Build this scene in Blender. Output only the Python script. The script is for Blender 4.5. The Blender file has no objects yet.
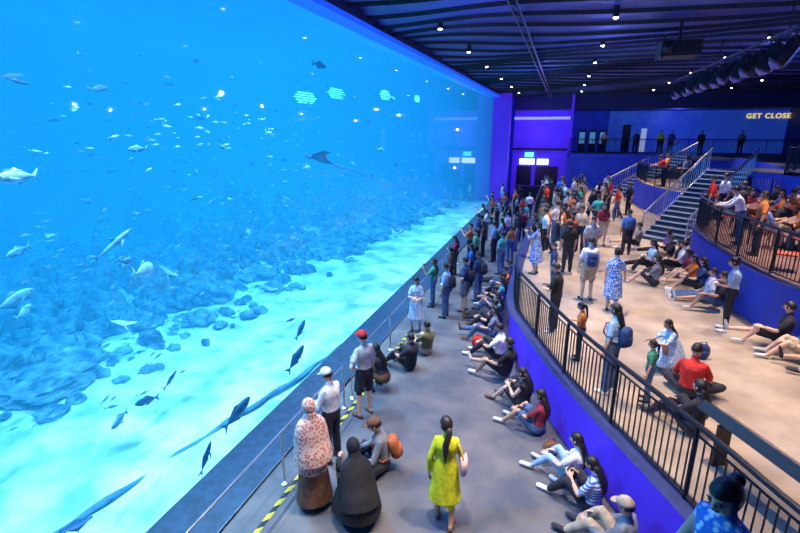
import bpy, bmesh, math, random
import numpy as np
from mathutils import Vector, Matrix, Euler
random.seed(7)
S=bpy.context.scene
S.view_settings.view_transform='Standard'
S.view_settings.look='None'
S.view_settings.exposure=0.45
V=Vector
# ------------------------------------------------------------ materials
MC={}
def mat(name,col,rough=.7,em=None,es=0,metal=0,var=0,scale=8,var_col=None,bump=0):
    k=(name,)
    if k in MC: return MC[k]
    m=bpy.data.materials.new(name); m.use_nodes=True
    nt=m.node_tree; b=nt.nodes['Principled BSDF']
    b.inputs['Base Color'].default_value=(*col,1); b.inputs['Roughness'].default_value=rough
    b.inputs['Metallic'].default_value=metal
    if em: b.inputs['Emission Color'].default_value=(*em,1); b.inputs['Emission Strength'].default_value=es
    if var or var_col:
        tc=nt.nodes.new('ShaderNodeTexCoord'); n=nt.nodes.new('ShaderNodeTexNoise'); n.inputs['Scale'].default_value=scale; n.inputs['Detail'].default_value=6
        r=nt.nodes.new('ShaderNodeValToRGB'); r.color_ramp.elements[0].position=.35; r.color_ramp.elements[1].position=.65
        c2=var_col if var_col else tuple(min(1,x*(1+var)) for x in col)
        c1=col if var_col else tuple(x*(1-var) for x in col)
        r.color_ramp.elements[0].color=(*c1,1); r.color_ramp.elements[1].color=(*c2,1)
        nt.links.new(tc.outputs['Object'],n.inputs['Vector']); nt.links.new(n.outputs['Fac'],r.inputs[0]); nt.links.new(r.outputs[0],b.inputs['Base Color'])
        if bump:
            bp=nt.nodes.new('ShaderNodeBump'); bp.inputs['Strength'].default_value=bump; nt.links.new(n.outputs['Fac'],bp.inputs['Height']); nt.links.new(bp.outputs[0],b.inputs['Normal'])
    MC[k]=m; return m
def cmat(col,kind=''):
    k=('cloth',tuple(round(c,3) for c in col),kind)
    if k in MC: return MC[k]
    m=bpy.data.materials.new('cloth_'+(kind or 'plain')); m.use_nodes=True
    nt=m.node_tree; b=nt.nodes['Principled BSDF']; b.inputs['Roughness'].default_value=.85
    b.inputs['Base Color'].default_value=(*col,1)
    tc=nt.nodes.new('ShaderNodeTexCoord'); r=nt.nodes.new('ShaderNodeValToRGB')
    if kind=='flower':
        n=nt.nodes.new('ShaderNodeTexVoronoi'); n.inputs['Scale'].default_value=24
        r.color_ramp.elements[0].position=.3; r.color_ramp.elements[1].position=.55
        r.color_ramp.elements[0].color=(.60,.16,.10,1) if col[0]>.5 else (.75,.8,.85,1); r.color_ramp.elements[1].color=(*col,1)
        nt.links.new(tc.outputs['Object'],n.inputs['Vector']); nt.links.new(n.outputs['Distance'],r.inputs[0])
    elif kind=='stripe':
        n=nt.nodes.new('ShaderNodeTexWave'); n.bands_direction='Z'; n.inputs['Scale'].default_value=6
        r.color_ramp.interpolation='CONSTANT'; r.color_ramp.elements[1].position=.5
        r.color_ramp.elements[0].color=(.7,.7,.72,1); r.color_ramp.elements[1].color=(*col,1)
        nt.links.new(tc.outputs['Object'],n.inputs['Vector']); nt.links.new(n.outputs['Fac'],r.inputs[0])
    else:
        n=nt.nodes.new('ShaderNodeTexNoise'); n.inputs['Scale'].default_value=9
        r.color_ramp.elements[0].color=(*[c*.75 for c in col],1); r.color_ramp.elements[1].color=(*[min(1,c*1.2) for c in col],1)
        r.color_ramp.elements[0].position=.35; r.color_ramp.elements[1].position=.65
        nt.links.new(tc.outputs['Object'],n.inputs['Vector']); nt.links.new(n.outputs['Fac'],r.inputs[0])
    nt.links.new(r.outputs[0],b.inputs['Base Color'])
    MC[k]=m; return m
def addobj(name,me,parent=None):
    o=bpy.data.objects.new(name,me); S.collection.objects.link(o)
    if parent: o.parent=parent
    return o
def meshobj(name,vs,fs,mats,mi=None,smooth=False,parent=None):
    me=bpy.data.meshes.new(name); me.from_pydata([tuple(v) for v in vs],[],fs)
    for m in (mats if isinstance(mats,list) else [mats]): me.materials.append(m)
    if mi is not None: me.polygons.foreach_set('material_index',mi)
    if smooth: me.polygons.foreach_set('use_smooth',[True]*len(me.polygons))
    me.update(); return addobj(name,me,parent)
def bxv(x0,x1,y0,y1,z0,z1):
    vs=[(x0,y0,z0),(x1,y0,z0),(x1,y1,z0),(x0,y1,z0),(x0,y0,z1),(x1,y0,z1),(x1,y1,z1),(x0,y1,z1)]
    fs=[(0,3,2,1),(4,5,6,7),(0,1,5,4),(1,2,6,5),(2,3,7,6),(3,0,4,7)]
    return vs,fs
def box(name,x0,x1,y0,y1,z0,z1,m,parent=None):
    return meshobj(name,*bxv(x0,x1,y0,y1,z0,z1),m,parent=parent)
def prism(name,poly,z0,z1,mtop,mside):
    n=len(poly)
    area=sum(poly[i][0]*poly[(i+1)%n][1]-poly[(i+1)%n][0]*poly[i][1] for i in range(n))
    if area<0: poly=poly[::-1]
    vs=[(x,y,z0) for x,y in poly]+[(x,y,z1) for x,y in poly]
    fs=[tuple(range(n,2*n))]+[tuple(range(n-1,-1,-1))]+[(i,(i+1)%n,n+(i+1)%n,n+i) for i in range(n)]
    return meshobj(name,vs,fs,[mtop,mside],[0,1]+[1]*n)
class PB:
    def __init__(s): s.v=[];s.f=[];s.m=[];s.seg=[]
    def tube(s,pts,rad,side=None,n=10,lab=0,cap=True):
        pts=[V(p) for p in pts]; k=len(pts)
        rad=[(r,r) if not isinstance(r,tuple) else r for r in rad]
        labs=lab if isinstance(lab,list) else [lab]*(k-1)
        sd=V(side) if side is not None else None
        rings=[]
        for i,p in enumerate(pts):
            t=(pts[min(i+1,k-1)]-pts[max(i-1,0)])
            t=t.normalized() if t.length>1e-6 else V((0,0,1))
            if sd is None:
                sd=V((1,0,0)) if abs(t.x)<.8 else V((0,1,0))
            a=(sd-t*sd.dot(t)); a=a.normalized() if a.length>1e-4 else t.orthogonal().normalized()
            b=t.cross(a); st=len(s.v)
            for j in range(n):
                th=2*math.pi*j/n
                s.v.append(p+a*(math.cos(th)*rad[i][0])+b*(math.sin(th)*rad[i][1]))
            rings.append((st,t))
        for i in range(k-1):
            a0,b0=rings[i][0],rings[i+1][0]
            for j in range(n):
                s.f.append((a0+j,a0+(j+1)%n,b0+(j+1)%n,b0+j)); s.m.append(labs[i])
            s.seg.append((pts[i],pts[i+1],.5*(sum(rad[i])+sum(rad[i+1]))/2,labs[i]))
        if cap:
            c=len(s.v); s.v.append(pts[0]-rings[0][1]*min(rad[0])*.55)
            for j in range(n): s.f.append((c,rings[0][0]+(j+1)%n,rings[0][0]+j)); s.m.append(labs[0])
            c=len(s.v); s.v.append(pts[-1]+rings[-1][1]*min(rad[-1])*.55)
            for j in range(n): s.f.append((c,rings[-1][0]+j,rings[-1][0]+(j+1)%n)); s.m.append(labs[-1])
    def ball(s,c,R,rad,lab=0,nu=10,nv=7,fn=None):
        c=V(c); st=len(s.v)
        for i in range(nv+1):
            ph=-math.pi/2+math.pi*i/nv
            for j in range(nu):
                th=2*math.pi*j/nu
                u=V((math.cos(ph)*math.cos(th),math.cos(ph)*math.sin(th),math.sin(ph)))
                k=fn(u) if fn else 1
                s.v.append(c+(R[0]*u.x*rad[0]+R[1]*u.y*rad[1]+R[2]*u.z*rad[2])*k)
        for i in range(nv):
            for j in range(nu):
                s.f.append((st+i*nu+j,st+i*nu+(j+1)%nu,st+(i+1)*nu+(j+1)%nu,st+(i+1)*nu+j)); s.m.append(lab)
    def box(s,x0,x1,y0,y1,z0,z1,lab=0,M=None):
        vs,fs=bxv(x0,x1,y0,y1,z0,z1); st=len(s.v)
        for v in vs: s.v.append(M@V(v) if M else V(v))
        for f in fs: s.f.append(tuple(st+i for i in f)); s.m.append(lab)
    def obj(s,name,mats,smooth=False,parent=None): return meshobj(name,s.v,s.f,mats,s.m,smooth,parent)
I3=(V((1,0,0)),V((0,1,0)),V((0,0,1)))
def smooth_curve(pts,step=.25):
    out=[]; n=len(pts)
    for i in range(n-1):
        p0=V((*pts[max(i-1,0)],0));p1=V((*pts[i],0));p2=V((*pts[i+1],0));p3=V((*pts[min(i+2,n-1)],0))
        k=max(1,int((p2-p1).length/step))
        for j in range(k):
            t=j/k
            q=.5*((2*p1)+(p2-p0)*t+(2*p0-5*p1+4*p2-p3)*t*t+(3*p1-p0-3*p2+p3)*t**3)
            out.append((q.x,q.y))
    out.append(pts[-1]); return out
# ------------------------------------------------------------ shell materials
M_carpet=mat('carpet_grey',(.065,.075,.105),.85,var_col=(.14,.135,.145),scale=1.3,bump=.05)
M_terr=mat('terrace_stone',(.26,.20,.155),.75,var_col=(.42,.33,.25),scale=1.3)
M_ledge=mat('ledge_dark',(.02,.045,.09),.5,var=.3)
M_ceil=mat('ceiling_navy',(.035,.045,.20),.5,var_col=(.06,.08,.30),scale=.8)
M_ceil2=mat('ceiling_edge',(.003,.005,.02),.6,var=.2)
M_purp=mat('wall_violet_glow',(.07,.035,.62),.6,em=(.10,.03,.8),es=.22,var=.15,scale=1)  # weak emission stands in for LED light washing the wall
M_blue=mat('wall_blue',(.02,.06,.45),.6,em=(.01,.035,.6),es=.12,var=.2,scale=1)  # slight emission in place of blue light on these walls
M_navy=mat('wall_navy',(.02,.03,.12),.7,var=.2)
M_metal=mat('rail_black_metal',(.015,.017,.025),.4,metal=.4,var=.1)
M_steel=mat('rail_steel',(.6,.62,.66),.3,metal=.9,var=.05)
M_black=mat('black_plastic',(.012,.012,.016),.45,var=.2)
M_header=mat('window_header_navy',(.01,.015,.08),.5,var=.1)
M_hedge=mat('window_edge_blue',(.02,.12,.8),.4,em=(.01,.12,1),es=.4,var=.1)  # emission stands in for blue light along the soffit edge
M_warm=mat('lamp_warm',(1,1,1),.5,em=(1,.85,.6),es=14)
M_step=mat('stair_lit_nosing',(.35,.4,.55),.5,em=(.5,.6,1),es=.2)
# ------------------------------------------------------------ shell
box('floor',-5.1,16,-4,45,-.2,0,M_carpet)
box('wall_right',16,16.2,-4,45,0,8.6,M_navy)
box('wall_near',-5.1,16,-4.2,-4,0,8.6,M_navy)
box('wall_back',-5.1,16,45,45.2,0,8.6,M_blue)
box('wall_left_end',-5.15,-5.1,39,45,0,8.6,M_purp)
box('wall_left_header',-5.15,-4.75,-4,38,7.95,8.6,M_header)
box('trim_window_top',-5.15,-4.7,-4,38,7.83,7.95,M_hedge)
box('floor_ledge',-5.1,-4.15,-4,38,0,.06,M_ledge)
box('trim_window_end_pillar',-5.15,-3.9,38,39,0,8.6,M_purp)
# overlapping waved ceiling baffles: each dips towards the back and ends in a hanging lip coloured dark as the shade line between rows
cb=PB(); nb=40; pw=1.12; xs=[-4.72+i*.35 for i in range(int(20.7/.35)+1)]
def wv(x,i): return .34*math.sin(x*.5+i*.42)+.15*math.sin(x*1.15+i*.9)
def wz(x,i): return .05*math.sin(x*.7+i)
for i in range(nb):
    y0=-4+i*pw
    for j in range(len(xs)-1):
        xa,xb=xs[j],xs[j+1]; st=len(cb.v)
        ya,yb=y0+wv(xa,i),y0+wv(xb,i); ya2,yb2=y0+pw+.05+wv(xa,i+1),y0+pw+.05+wv(xb,i+1)
        za,zb=8.12+wz(xa,i),8.12+wz(xb,i)
        cb.v+=[V((xa,ya,8.42)),V((xb,yb,8.42)),V((xb,yb2,zb)),V((xa,ya2,za)),V((xb,yb2+.03,zb-.09)),V((xa,ya2+.03,za-.09)),V((xb,yb2+.09,8.5)),V((xa,ya2+.09,8.5))]
        cb.f+=[(st,st+3,st+2,st+1),(st+3,st+5,st+4,st+2),(st+5,st+7,st+6,st+4)]; cb.m+=[0,1,1]
cb.obj('ceiling_wave_panels',[M_ceil,M_ceil2])
box('ceiling',-5.15,16.2,-4.2,45.2,8.6,8.8,M_ceil2)
box('ceiling_bulkhead',-3.9,16,41.2,44.85,7.0,8.6,M_navy)
dl=PB()
DL=[(x,y) for y in (6,9.5,13,17,21,26,31,36) for x in (-3.2,.9,5.2,9.5)]
for x,y in DL:
    dl.tube([(x,y,8.5),(x,y,7.97)],[.07,.07],n=10,lab=0); dl.tube([(x,y,7.97),(x,y,7.95)],[.055,.055],n=10,lab=1)
dl.obj('ceiling_downlights',[M_black,M_warm])
tr=PB()
for dx,dz in ((0,0),(.16,0),(.08,.14)): tr.tube([(-1.2+dx,-3,7.8+dz),(-1.2+dx,40,7.8+dz)],[.02,.02],n=6)
for k in range(70):
    y=-3+k*.6; tr.tube([(-1.2,y,7.8),(-1.04,y+.3,7.8)],[.012]*2,n=4,cap=False); tr.tube([(-1.2,y,7.8),(-1.12,y+.3,7.94)],[.012]*2,n=4,cap=False)
for k in range(8): tr.tube([(-1.12,1+k*5,7.9),(-1.12,1+k*5,8.5)],[.02]*2,n=5)
tr.obj('ceiling_lighting_truss',[M_black])
sl=PB()
sl.tube([(4.3,12.5,7.5),(4.3,24,7.5)],[.035]*2,n=8)
for y in (13,18,23): sl.tube([(4.3,y,7.5),(4.3,y,8.5)],[.02]*2,n=6)
for k in range(12):
    y=12.8+k*.95; d=V((-.35 if k%2 else -.7,.15,-1)).normalized(); c=V((4.3,y,7.1))
    for sg in(-1,1): sl.tube([(4.3,y,7.47),(4.3,y+sg*.2,7.4),(4.3,y+sg*.2,7.1)],[.018]*3,n=5)
    sl.tube([c-d*.28,c-d*.2,c,c+d*.05,c+d*.3],[.08,.14,.15,.17,.19],n=12); sl.tube([c+d*.33,c+d*.36],[.14,.14],n=12,lab=1)
sl.obj('stage_spotlight_bar',[M_black,mat('lens_dim',(.05,.05,.15),.1,em=(.2,.2,1),es=.12)])
pj=PB(); pj.box(2.1,3.0,14.2,15,7.25,7.6); pj.tube([(2.3,14.3,7.42),(2.2,14.0,7.42)],[.11,.12],n=12); pj.tube([(2.55,14.6,7.6),(2.55,14.6,8.5)],[.04]*2); pj.box(2.2,2.9,14.18,14.2,7.3,7.34)
for sx in (2.15,2.95):
    for sy in (14.25,14.95): pj.tube([(sx,sy,7.2),(sx,sy,7.75)],[.02]*2,n=5)
pj.obj('ceiling_projector',[M_black])
# ------------------------------------------------------------ terraces
E1=smooth_curve([(-1.1,38),(-1.1,30),(-1.1,21),(-1.1,16),(-.95,12.3),(-.42,10.5),(.22,8.8),(.83,7.47),(1.72,5.7),(2.16,4.72),(2.6,3.8),(3.2,2.5),(3.7,1),(4.0,-1),(4.1,-4)])
prism('floor_terrace_lower',E1+[(16,-4),(16,42),(-1.1,42)],0,1.1,M_terr,M_purp)
E2=smooth_curve([(6.4,21.5),(5.2,20.2),(4.5,18.6),(4.35,16.5),(4.42,14.6),(4.55,13.05),(4.85,11.8),(5.5,10.4),(6.5,9.2),(8,8.2),(10,7.6),(16,7.2)])
prism('floor_terrace_dining',E2+[(16,21.5)],1.1,2.3,mat('dining_floor',(.20,.11,.09),.7,var=.2,scale=2),M_blue)
E2b=smooth_curve([(4.6,34.5),(4.7,31),(5.4,28),(6.8,26),(9.4,25)])
prism('floor_terrace_mid',E2b+[(9.4,34.5)],1.1,2.5,M_terr,M_blue)
E3=smooth_curve([(9.4,8),(9.4,15),(9.3,20),(8.6,23.6),(9.4,25)])
prism('floor_terrace_upper',E3+[(10.5,30),(11,36),(10,40),(16,40),(16,8)],2.3,3.75,M_navy,M_blue)
prism('floor_balcony_back',[(.6,40),(16,40),(16,44.85),(.6,44.85)],3.45,3.75,M_navy,M_blue)
box('wall_balcony_front',.4,16,40.3,40.5,1.1,3.45,M_blue)
box('wall_back_lower',-3.9,.4,42,42.2,0,8.6,M_purp)
box('wall_side_recess',.4,.6,40.5,45,3.75,8.6,M_purp)
def railing(name,E,z,h=1.08,sp=.11,m=M_metal,post=1.6,br=.011):
    p=PB(); pts=[V((x,y,0)) for x,y in E] if len(E[0])==2 else [V(q) for q in E]
    zz=[z]*len(pts) if not isinstance(z,list) else z
    P=[V((a.x,a.y,q)) for a,q in zip(pts,zz)]
    up=V((0,0,1))
    p.tube([a+up*h for a in P],[.035]*len(P),n=8); p.tube([a+up*(h-.12) for a in P],[.015]*len(P),n=5); p.tube([a+up*.1 for a in P],[.018]*len(P),n=5)
    L=[0]
    for i in range(1,len(P)): L.append(L[-1]+(P[i]-P[i-1]).length)
    def at(d):
        for i in range(1,len(P)):
            if L[i]>=d:
                t=(d-L[i-1])/max(1e-6,L[i]-L[i-1]); return P[i-1].lerp(P[i],t)
        return P[-1]
    d=0
    while d<L[-1]:
        a=at(d); p.tube([a+up*.1,a+up*(h-.12)],[br]*2,n=4,cap=False); d+=sp
    d=0
    while d<=L[-1]+.01:
        a=at(d); p.tube([a,a+up*h],[.028]*2,n=6); d+=post
    return p.obj(name,[m])
def inset(E,dx,dy=0): return [(x+dx,y+dy) for x,y in E]
railing('terrace_railing',[(x+.08,y) for x,y in E1 if y<13.2 and y>2.2],1.1)
railing('terrace_railing',[(x+.08,y) for x,y in E1 if y>24],1.1)
railing('dining_terrace_railing',inset(E2,.1,.05),2.3)
railing('dining_terrace_railing',inset(E2b,.1,.05),2.5)
railing('upper_terrace_railing',inset(E3,.1),3.75)
railing('balcony_railing',[(.5,40.1),(4,40.1),(8,40.1),(11,40.1),(15.9,40.1)],3.75,sp=.2)
def wallcap(name,E,z,w=.12):
    p=PB(); p.tube([(x+.04,y,z+.02) for x,y in E],[(w,.035)]*len(E),side=(1,0,0),n=8); p.obj(name,[M_navy])
wallcap('trim_1',[e for e in E1 if e[1]>2],1.1,.16); wallcap('trim_2',E2,2.3)
def stairs(name,p0,p1,z0,z1,w):
    p0=V((*p0,0));p1=V((*p1,0)); n=int(round((z1-z0)/.175)); d=(p1-p0)/n; t=d.normalized(); sd=V((-t.y,t.x,0))
    p=PB()
    for i in range(n):
        a=p0+d*i; zt=z0+(i+1)*(z1-z0)/n; M=Matrix(((t.x,sd.x,0,a.x),(t.y,sd.y,0,a.y),(0,0,1,0),(0,0,0,1)))
        p.box(0,(p1-a).length,-w/2,w/2,zt-.175,zt,0,M); p.box(-.012,.02,-w/2,w/2,zt-.035,zt+.004,1,M)
    so=p.obj(name,[M_ledge,M_step])
    for k,sg in enumerate((-1,1)):
        A=p0+sd*sg*w/2; B=p1+sd*sg*w/2
        r=railing('handrail_%d'%k,[(A.x,A.y,0),(B.x,B.y,0)],[z0+.15,z1],h=.95,sp=.2,m=M_steel,br=.013); r.parent=so
stairs('staircase',(4.15,21.4),(7.2,25.2),1.1,3.75,1.8)
stairs('staircase',(3.6,36.3),(8.2,38.4),1.1,3.75,1.8)
prism('floor_landing',[(7.2,25.2),(6.4,26.2),(9.6,28),(9.6,23),(7.9,24.2)],3.55,3.75,M_navy,M_blue)
box('floor_landing_far',8.1,11,37.2,40,3.55,3.75,M_navy)
box('floor_viewing_platform',.7,2.6,1.8,3.35,0,1.85,M_navy)
rp=PB()
for a,b in ((1.0,7.9),(8.3,13.2),(13.6,19.5)):
    rp.tube([(-3.8,a,.95),(-3.8,b,.95)],[.02]*2,n=8)
    rp.tube([(-3.8,a,.5),(-3.8,b,.5)],[.008]*2,n=6)
    k=max(2,int((b-a)/2.2)+1)
    for i in range(k):
        y=a+(b-a)*i/(k-1); rp.tube([(-3.8,y,0),(-3.8,y,.95)],[.02]*2,n=8); rp.tube([(-3.8,y,0),(-3.8,y,.02)],[.07]*2,n=10)
rp.obj('barrier_rail',[M_steel])
tp=PB(); k=0; y=1.5
while y<12:
    st=len(tp.v); tp.v+=[V((-3.70,y,.004)),V((-3.62,y+.08,.004)),V((-3.62,y+.23,.004)),V((-3.70,y+.15,.004))]; tp.f.append((st,st+1,st+2,st+3)); tp.m.append(k%2); k+=1; y+=.15
tp.obj('hazard_floor_tape',[mat('tape_yellow',(.55,.44,.02),.6,var=.05),M_black])
# back recess
box('door_1',-3.5,-2.3,41.95,41.998,0,2.6,M_black); box('door_2',-2.0,-.2,41.95,41.998,0,2.6,M_black)
box('trim_3',-3.9,.4,41.7,42,6.3,6.5,mat('cove_violet',(.2,.2,.9),.5,em=(.2,.25,1),es=1.0))
box('trim_4',-3.9,.4,41.75,42,3.9,4.05,M_black)
sc=mat('screen_white',(.8,.9,1),.3,em=(.6,.8,1),es=2.0)
box('display_screen',-3.3,-2.1,41.85,41.9,2.75,3.2,sc); box('display_screen',-1.9,-1.0,41.85,41.9,2.75,3.2,sc)
box('exit_sign',-2.9,-2.2,41.8,41.9,3.35,3.7,mat('exit_green',(.05,.5,.2),.4,em=(.1,.8,.35),es=2))
cn=PB(); cn.box(-3.4,.1,40.6,41.2,0,1.05); cn.box(-3.45,.15,40.55,41.25,1.05,1.12,1); cn.obj('service_counter',[M_black,M_navy])
mural=mat('mural_sea_creatures',(.02,.05,.30),.6,em=(.02,.09,.7),es=.2,var_col=(.12,.20,.38),scale=.7)  # illumination of the mural put into its material as emission
box('mural',3.5,15.9,44.86,44.99,3.75,6.95,mural)
box('door_3',4.6,5.2,44.78,44.85,3.76,5.9,M_black); box('door_4',6.0,6.4,44.78,44.85,3.76,5.6,mat('poster_white',(.6,.65,.7),.5,em=(.6,.7,.9),es=.25))
fc=bpy.data.curves.new('get_closer_sign','FONT'); fc.body='GET CLOSER'; fc.size=.50; fc.extrude=.03; fc.space_character=1.15; fc.offset=.008
fo=addobj('get_closer_sign',fc); fo.location=(13.15,44.8,6.35); fo.rotation_euler=(math.radians(90),0,0); fc.materials.append(mat('sign_yellow',(.9,.75,.1),.5,em=(1,.8,.15),es=.6))
for i,x in enumerate((1.2,2.0,2.8)):
    kp=PB(); kp.box(x,x+.55,44.2,44.6,3.75,5.5); kp.box(x+.06,x+.49,44.17,44.2,4.4,5.3,1); kp.obj('info_kiosk',[M_black,mat('kiosk_screen',(.1,.3,.5),.3,em=(.1,.35,.6),es=.35)])
lp=PB(); Ml=Matrix.Translation((2.62,5.95,1.1))@Matrix.Rotation(math.radians(27),4,'Z')
lp.box(.0,.2,-.75,-.70,0,.62,0,Ml); lp.box(.0,.2,.70,.75,0,.62,0,Ml)
Mt=Ml@Matrix.Translation((0,0,.68))@Matrix.Rotation(math.radians(32),4,'Y')
lp.box(-.3,.3,-.85,.85,0,.14,0,Mt); lp.box(-.26,.26,-.8,.8,.141,.146,1,Mt)
lp.obj('information_lectern',[M_black,mat('lectern_face',(.02,.025,.05),.25,var=.3,scale=6)])
def table(x,y,z):
    p=PB(); p.tube([(x,y,z+.02),(x,y,z+.04)],[.28,.26],n=16); p.tube([(x,y,z+.03),(x,y,z+.7)],[.04]*2,n=8); p.tube([(x,y,z+.71),(x,y,z+.735)],[.34,.34],n=20,lab=1)
    p.tube([(x+.1,y,z+.75),(x+.1,y,z+.86)],[.03,.04],n=8,lab=2); p.tube([(x-.12,y+.1,z+.75),(x-.12,y+.1,z+.77)],[.1,.12],n=10,lab=2)
    p.obj('dining_table',[M_black,mat('tabletop_wood',(.16,.07,.05),.5,var=.2),mat('crockery',(.8,.8,.8),.4,var=.05)])
def chair(x,y,z,rot,h=.43):
    p=PB(); M=Matrix.Translation((x,y,z))@Matrix.Rotation(rot,4,'Z')
    p.box(-.2,.2,-.2,.2,h-.04,h,1,M); p.box(-.19,.19,-.25,-.22,h+.16,h+.42,1,M)
    for sx in (-.17,.17):
        for sy,hh in ((-.22,h+.42),(.17,h-.04)): p.tube([M@V((sx,sy,0)),M@V((sx,sy,hh))],[.014]*2,n=5)
    p.obj('dining_chair',[M_black,mat('chair_orange',(.65,.12,.04),.5,var=.2)])
# ------------------------------------------------------------ people
def nz(v): return V(v).normalized()
POS={
'stand':dict(pel=.93,sp=(0,.03,1),sp2=(0,0,1),t=((-.04,.02,-1),(.05,.05,-1)),s=((0,-.04,-1),(.02,-.06,-1)),u=((-.2,-.02,-1),(.2,0,-1)),f=((-.02,.22,-1),(.02,.3,-1))),
'hips':dict(pel=.93,sp=(.04,.02,1),sp2=(-.04,0,1),t=((-.1,.02,-1),(.06,.05,-1)),s=((0,-.04,-1),(.02,-.06,-1)),u=((-.55,-.2,-.8),(.2,0,-1)),f=((.7,.45,-.5),(.02,.3,-1))),
'phone':dict(pel=.93,sp=(0,0,1),sp2=(0,-.05,1),t=((-.06,.02,-1),(.05,.05,-1)),s=((0,-.04,-1),(.02,-.06,-1)),u=((-.3,.55,-.6),(.3,.55,-.6)),f=((.25,.55,.8),(-.25,.55,.8)),phone=1,look=(0,1,.12)),
'arms':dict(pel=.93,sp=(0,-.02,1),sp2=(0,.06,1),t=((-.05,.02,-1),(.07,.06,-1)),s=((0,-.04,-1),(.02,-.06,-1)),u=((-.2,.25,-1),(.2,.25,-1)),f=((.55,.6,-.1),(-.5,.65,.15)),look=(0,1,-.35)),
'walk':dict(pel=.91,sp=(0,.08,1),sp2=(0,.03,1),t=((-.02,.36,-1),(.02,-.22,-1)),s=((0,-.12,-1),(0,-.55,-1)),u=((-.15,-.35,-1),(.15,.3,-1)),f=((-.02,.0,-1),(.02,.6,-1))),
'dresswalk':dict(pel=.92,sp=(0,.05,1),sp2=(0,.02,1),t=((-.04,.2,-1),(.04,-.1,-1)),s=((0,-.08,-1),(0,-.3,-1)),u=((-.22,-.15,-1),(.2,.25,-1)),f=((-.06,.1,-1),(.0,.7,-.7)),look=(-.5,1,-.1)),
'lean':dict(pel=.9,sp=(0,.3,1),sp2=(0,.45,1),t=((-.05,-.1,-1),(.08,.0,-1)),s=((0,-.1,-1),(0,-.12,-1)),u=((-.2,.75,-.75),(.2,.75,-.75)),f=((.3,.9,.0),(-.3,.9,.05)),look=(0,1,-.2)),
'knees':dict(pel=.12,sp=(0,-.3,1),sp2=(0,.1,1),t=((-.12,.76,.62),(.14,.72,.66)),s=((.02,.66,-.74),(0,.62,-.78)),u=((-.15,.65,-.65),(.15,.65,-.65)),f=((.3,.85,.1),(-.35,.8,.0)),look=(0,1,-.15)),
'knees_phone':dict(pel=.12,sp=(0,-.25,1),sp2=(0,.2,1),t=((-.08,.76,.62),(.12,.7,.68)),s=((.02,.62,-.74),(0,.62,-.8)),u=((-.15,.5,-.85),(.15,.5,-.85)),f=((.4,.7,.5),(-.4,.7,.5)),phone=1,look=(0,1,-.5)),
'long':dict(pel=.12,sp=(0,-.32,1),sp2=(0,0,1),t=((-.12,1,.14),(.1,1,.08)),s=((.0,1,-.2),(0,1,-.14)),u=((-.3,.1,-1),(.3,.1,-1)),f=((.3,.7,-.3),(-.3,.7,-.2)),look=(0,1,-.1),ft=(0,.25,1)),
'mixed':dict(pel=.12,sp=(0,-.3,1),sp2=(0,0,1),t=((-.2,.85,.55),(.1,1,.08)),s=((.05,.55,-.8),(0,1,-.14)),u=((-.2,.6,-.75),(.35,-.2,-.9)),f=((.1,.9,.1),(.1,-.1,-1)),look=(.3,1,-.1),ft=(0,.3,1),ftl=(0,1,0)),
'cross':dict(pel=.12,sp=(0,-.05,1),sp2=(0,.25,1),t=((-.75,.68,.12),(.75,.68,.12)),s=((.85,.12,-.2),(-.85,.22,-.2)),u=((-.25,.35,-.9),(.25,.35,-.9)),f=((.35,.8,-.1),(-.35,.8,-.1)),look=(0,1,-.3),ft=(0,.8,0)),
'crouch':dict(pel=.34,sp=(0,.35,1),sp2=(0,.35,1),t=((-.2,.9,.32),(.22,.9,.3)),s=((.0,-.42,-.9),(0,-.42,-.9)),u=((-.15,.7,-.7),(.15,.7,-.7)),f=((.3,.9,.1),(-.3,.9,.1)),look=(0,1,-.1)),
'chair':dict(pel=.53,sp=(0,-.02,1),sp2=(0,.2,1),t=((-.12,1,-.02),(.12,1,-.02)),s=((0,.05,-1),(0,-.05,-1)),u=((-.2,.45,-.9),(.2,.5,-.85)),f=((.2,.9,.25),(-.25,.9,.3)),look=(0,1,-.15)),
}
def interp(x,tab):
    for i in range(1,len(tab)):
        if x<=tab[i][0]:
            a,b=tab[i-1],tab[i]; t=(x-a[0])/(b[0]-a[0]); return a[1]+(b[1]-a[1])*t
    return tab[-1][1]
def limb(B,A,Bp,C,prof,cut,ex0,ex1,lc,ls):
    us=[0,.3,.6,.85,1,1.15,1.35,1.65,2]
    if 0<cut<2: us=sorted(set([u for u in us if abs(u-cut)>.05]+[cut,cut+.025]))
    pts=[];rad=[];lab=[]
    for u in us:
        p=A.lerp(Bp,u) if u<=1 else Bp.lerp(C,u-1)
        r=interp(u,prof)
        if u<=cut+1e-6: r+=ex0+(ex1-ex0)*u/max(cut,.01)
        pts.append(p);rad.append(r)
        lab.append(lc if u<cut-1e-6 else ls)
    B.tube(pts,rad,n=10,lab=lab[:-1])
def hand(B,W,d,inn,curl=.5):
    d=d.normalized(); nrm=(inn-d*inn.dot(d)).normalized(); sd=d.cross(nrm).normalized()
    B.tube([W-d*.02,W+d*.02,W+d*.06,W+d*.09],[(.024,.02),(.034,.017),(.041,.015),(.036,.012)],side=sd,n=8,lab=0)
    for k,(o,l) in enumerate(((-.03,.062),(-.01,.074),(.01,.070),(.029,.055))):
        b=W+d*.085+sd*o; d1=(d+nrm*curl*.4).normalized(); d2=(d+nrm*curl*1.3).normalized()
        B.tube([b-d*.012,b+d1*l*.45,b+d1*l*.45+d2*l*.55],[.0095,.0088,.007],n=5,lab=0)
    b=W+d*.035-sd*.032; d1=(d*.7-sd*.8+nrm*.3).normalized(); d2=(d-sd*.2+nrm*.5).normalized()
    B.tube([b,b+d1*.035,b+d1*.035+d2*.03],[.013,.0105,.008],n=5,lab=0)
PM={}
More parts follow.
